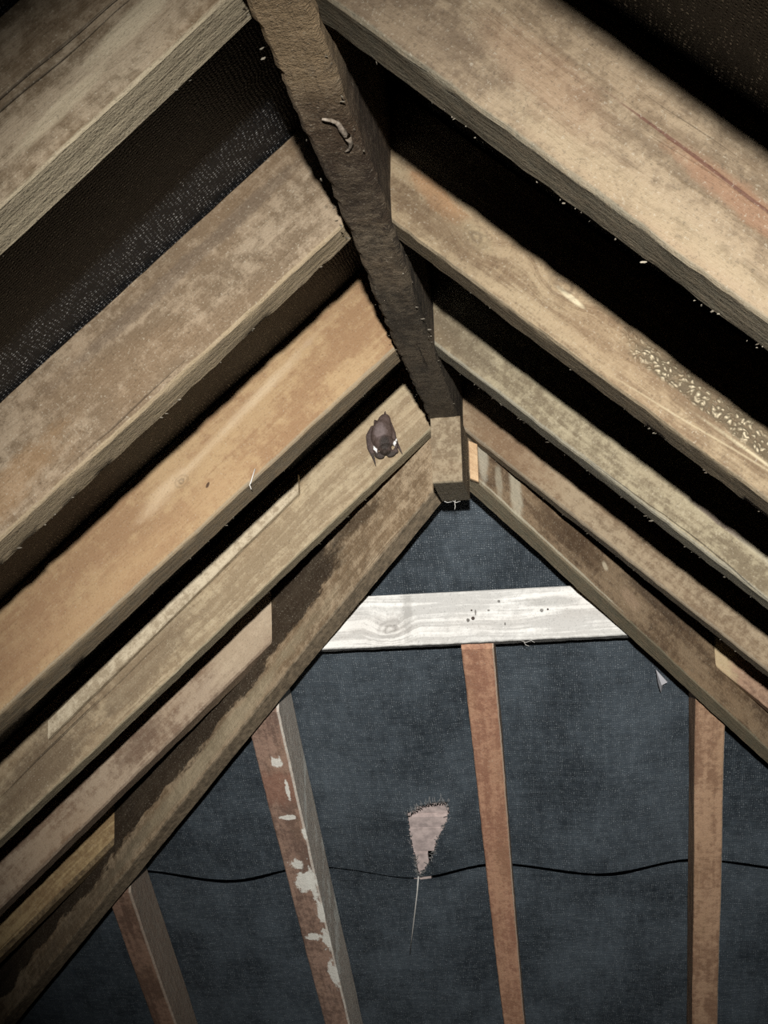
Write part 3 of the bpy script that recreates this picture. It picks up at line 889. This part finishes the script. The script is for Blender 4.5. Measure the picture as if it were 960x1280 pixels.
# ------------------------------------------------------------------ the bat
def make_bat():
    bm = bmesh.new()

    def ell(x, y, z, rx, ry, rz, rot=0.0):
        mt = Matrix.Translation((x, y, z)) @ Matrix.Rotation(rot, 4, 'Y') @ Matrix.Diagonal((rx, ry, rz, 1))
        bmesh.ops.create_icosphere(bm, subdivisions=3, radius=1, matrix=mt)

    def limb(pts, flat=0.7):
        for (p, q) in zip(pts, pts[1:]):
            n = 14
            for i in range(n + 1):
                t = i / n
                x, y, z, r = (p[k] + (q[k] - p[k]) * t for k in range(4))
                mt = Matrix.Translation((x, y, z)) @ Matrix.Diagonal((r, r * flat, r, 1))
                bmesh.ops.create_icosphere(bm, subdivisions=1, radius=1, matrix=mt)
    Y = 0.0075
    ell(-0.1000, Y, 0.0090, 0.0165, 0.0100, 0.0250, 0.10)          # trunk
    ell(-0.0965, Y + .001, 0.0255, 0.0110, 0.0065, 0.0160, 0.25)     # rump
    ell(-0.0975, Y - .002, -0.004, 0.0150, 0.0105, 0.0125)            # shoulders
    limb([(-0.0948, 0.0155, 0.0460, 0.0014), (-0.0950, 0.013, 0.0400, 0.0026), (-0.0970, 0.011, 0.0300, 0.0060)])   # feet and tail
    limb([(-0.1115, 0.0150, 0.0335, 0.0012), (-0.1085, 0.012, 0.0280, 0.0050), (-0.1040, 0.010, 0.0200, 0.0080)])   # left foot
    limb([(-0.1150, 0.012, 0.0215, 0.0035), (-0.1215, 0.011, 0.0080, 0.0045), (-0.1200, 0.010, -0.0100, 0.0045), (-0.1145, 0.010, -0.0260, 0.0026), (-0.1112, 0.0125, -0.0400, 0.0010)])
    limb([(-0.1150, 0.012, 0.0120, 0.0070), (-0.1140, 0.011, -0.0060, 0.0070), (-0.1120, 0.011, -0.0160, 0.0045)], 0.6)
    limb([(-0.0925, 0.0125, 0.0400, 0.0022), (-0.0850, 0.011, 0.0130, 0.0052), (-0.0790, 0.010, -0.0030, 0.0034), (-0.0700, 0.0125, -0.0225, 0.0012)])
    limb([(-0.0900, 0.012, 0.0260, 0.0060), (-0.0840, 0.011, 0.0080, 0.0065), (-0.0820, 0.011, -0.006, 0.0045)], 0.6)
    ell(-0.0945, 0.003, -0.0155, 0.0098, 0.0095, 0.0100)                   # head
    ell(-0.0950, -0.003, -0.0215, 0.0048, 0.0050, 0.0048)                  # muzzle
    ell(-0.0950, -0.0072, -0.0232, 0.0022, 0.0018, 0.0016)                 # nose
    ell(-0.0915, -0.0050, -0.0175, 0.0014, 0.0012, 0.0014)                 # eyes
    ell(-0.0985, -0.0050, -0.0175, 0.0014, 0.0012, 0.0014)
    ell(-0.1045, 0.006, -0.0245, 0.0085, 0.0030, 0.0055, 0.35)            # ears
    ell(-0.0850, 0.006, -0.0225, 0.0085, 0.0030, 0.0052, -0.45)
    ell(-0.0785, 0.007, -0.0180, 0.0032, 0.0026, 0.0050, -0.5)
    ell(-0.1100, 0.008, -0.0150, 0.0042, 0.0040, 0.0060, -0.4)            # pale tufts
    ell(-0.0795, 0.008, -0.0075, 0.0030, 0.0040, 0.0078, -0.35)
    me = bpy.data.meshes.new('bat_source')
    bm.to_mesh(me)
    bm.free()
    tmp = bpy.data.objects.new('bat_source', me)
    COL.objects.link(tmp)
    rm = tmp.modifiers.new('r', 'REMESH')
    rm.mode = 'VOXEL'
    rm.voxel_size = 0.00085
    sm = tmp.modifiers.new('s', 'SMOOTH')
    sm.factor = 0.5
    sm.iterations = 2
    dg = bpy.context.evaluated_depsgraph_get()
    dg.update()
    me2 = bpy.data.meshes.new_from_object(tmp.evaluated_get(dg))
    me2.name = 'bat'
    bpy.data.objects.remove(tmp)
    bpy.data.meshes.remove(me)
    me2.polygons.foreach_set('use_smooth', [True] * len(me2.polygons))
    # coat colours by place on the animal
    brown, violet, dk, white, ear = Vector((0.060, 0.038, 0.030)), Vector((0.125, 0.095, 0.090)), Vector((0.012, 0.008, 0.005)), Vector((0.80, 0.79, 0.76)), Vector((0.020, 0.014, 0.009))
    ca = me2.attributes.new('coat', 'FLOAT_COLOR', 'POINT')
    for i, v in enumerate(me2.vertices):
        x, y, z = v.co
        n = noise.noise(Vector((x, y, z)) * 260) * 0.5
        c = brown.copy()
        k = max(0.0, 1 - math.hypot((x + 0.102) / 0.012, (z - 0.012) / 0.016) + n * 0.4)
        c = c.lerp(violet, min(1, k * 2.0))
        k = max(0.0, 1 - math.hypot((x + 0.0940) / 0.0105, (z + 0.009) / 0.0165) + n * 0.3)
        c = c.lerp(dk, min(1, k * 2.2))
        if z < -0.0185:
            c = c.lerp(ear, min(1, (-0.0185 - z) / 0.003))
        if (x < -0.117 or x > -0.080):
            c = c.lerp(Vector((0.034, 0.022, 0.019)), 0.7)
        w = 1 - (abs(x + 0.1105 + 0.45 * (z + .015)) / 0.0030 + abs(z + 0.0150) / 0.0068) + n * 0.5
        w2 = 1 - (abs(x + 0.0800 - 0.30 * (z + .0075)) / 0.0028 + abs(z + 0.0075) / 0.0100) + n * 0.5
        c = c.lerp(white, max(0.0, min(1.0, max(w, w2) * 3.5)))
        ca.data[i].color = (c.x * (1 + n * 0.35), c.y * (1 + n * 0.35), c.z * (1 + n * 0.35), 1)
        v.co += v.normal * n * 0.0006
    m = NT('bat_fur')
    col = m.n('ShaderNodeAttribute', attribute_name='coat').outputs['Color']
    tc = m.n('ShaderNodeTexCoord').outputs['Object']
    hair = m.noise(m.vec('MULTIPLY', tc, (1500, 1500, 500)), 1.0, 3.0)
    m.l(m.mix(m.ramp(hair, 0.35, 0.7, 0.0, 0.35), col, m.mix(0.5, col, (0.3, 0.25, 0.24, 1))), m.b.inputs['Base Color'])
    m.b.inputs['Roughness'].default_value = 0.7
    m.b.inputs['Specular IOR Level'].default_value = 0.25
    m.l(m.bump(hair, 0.5, 0.0006), m.b.inputs['Normal'])
    o = link('bat', me2, m.mat, None, label='small brown bat hanging head down on the gritty rafter left of the block', cat='bat')
    return o


make_bat()
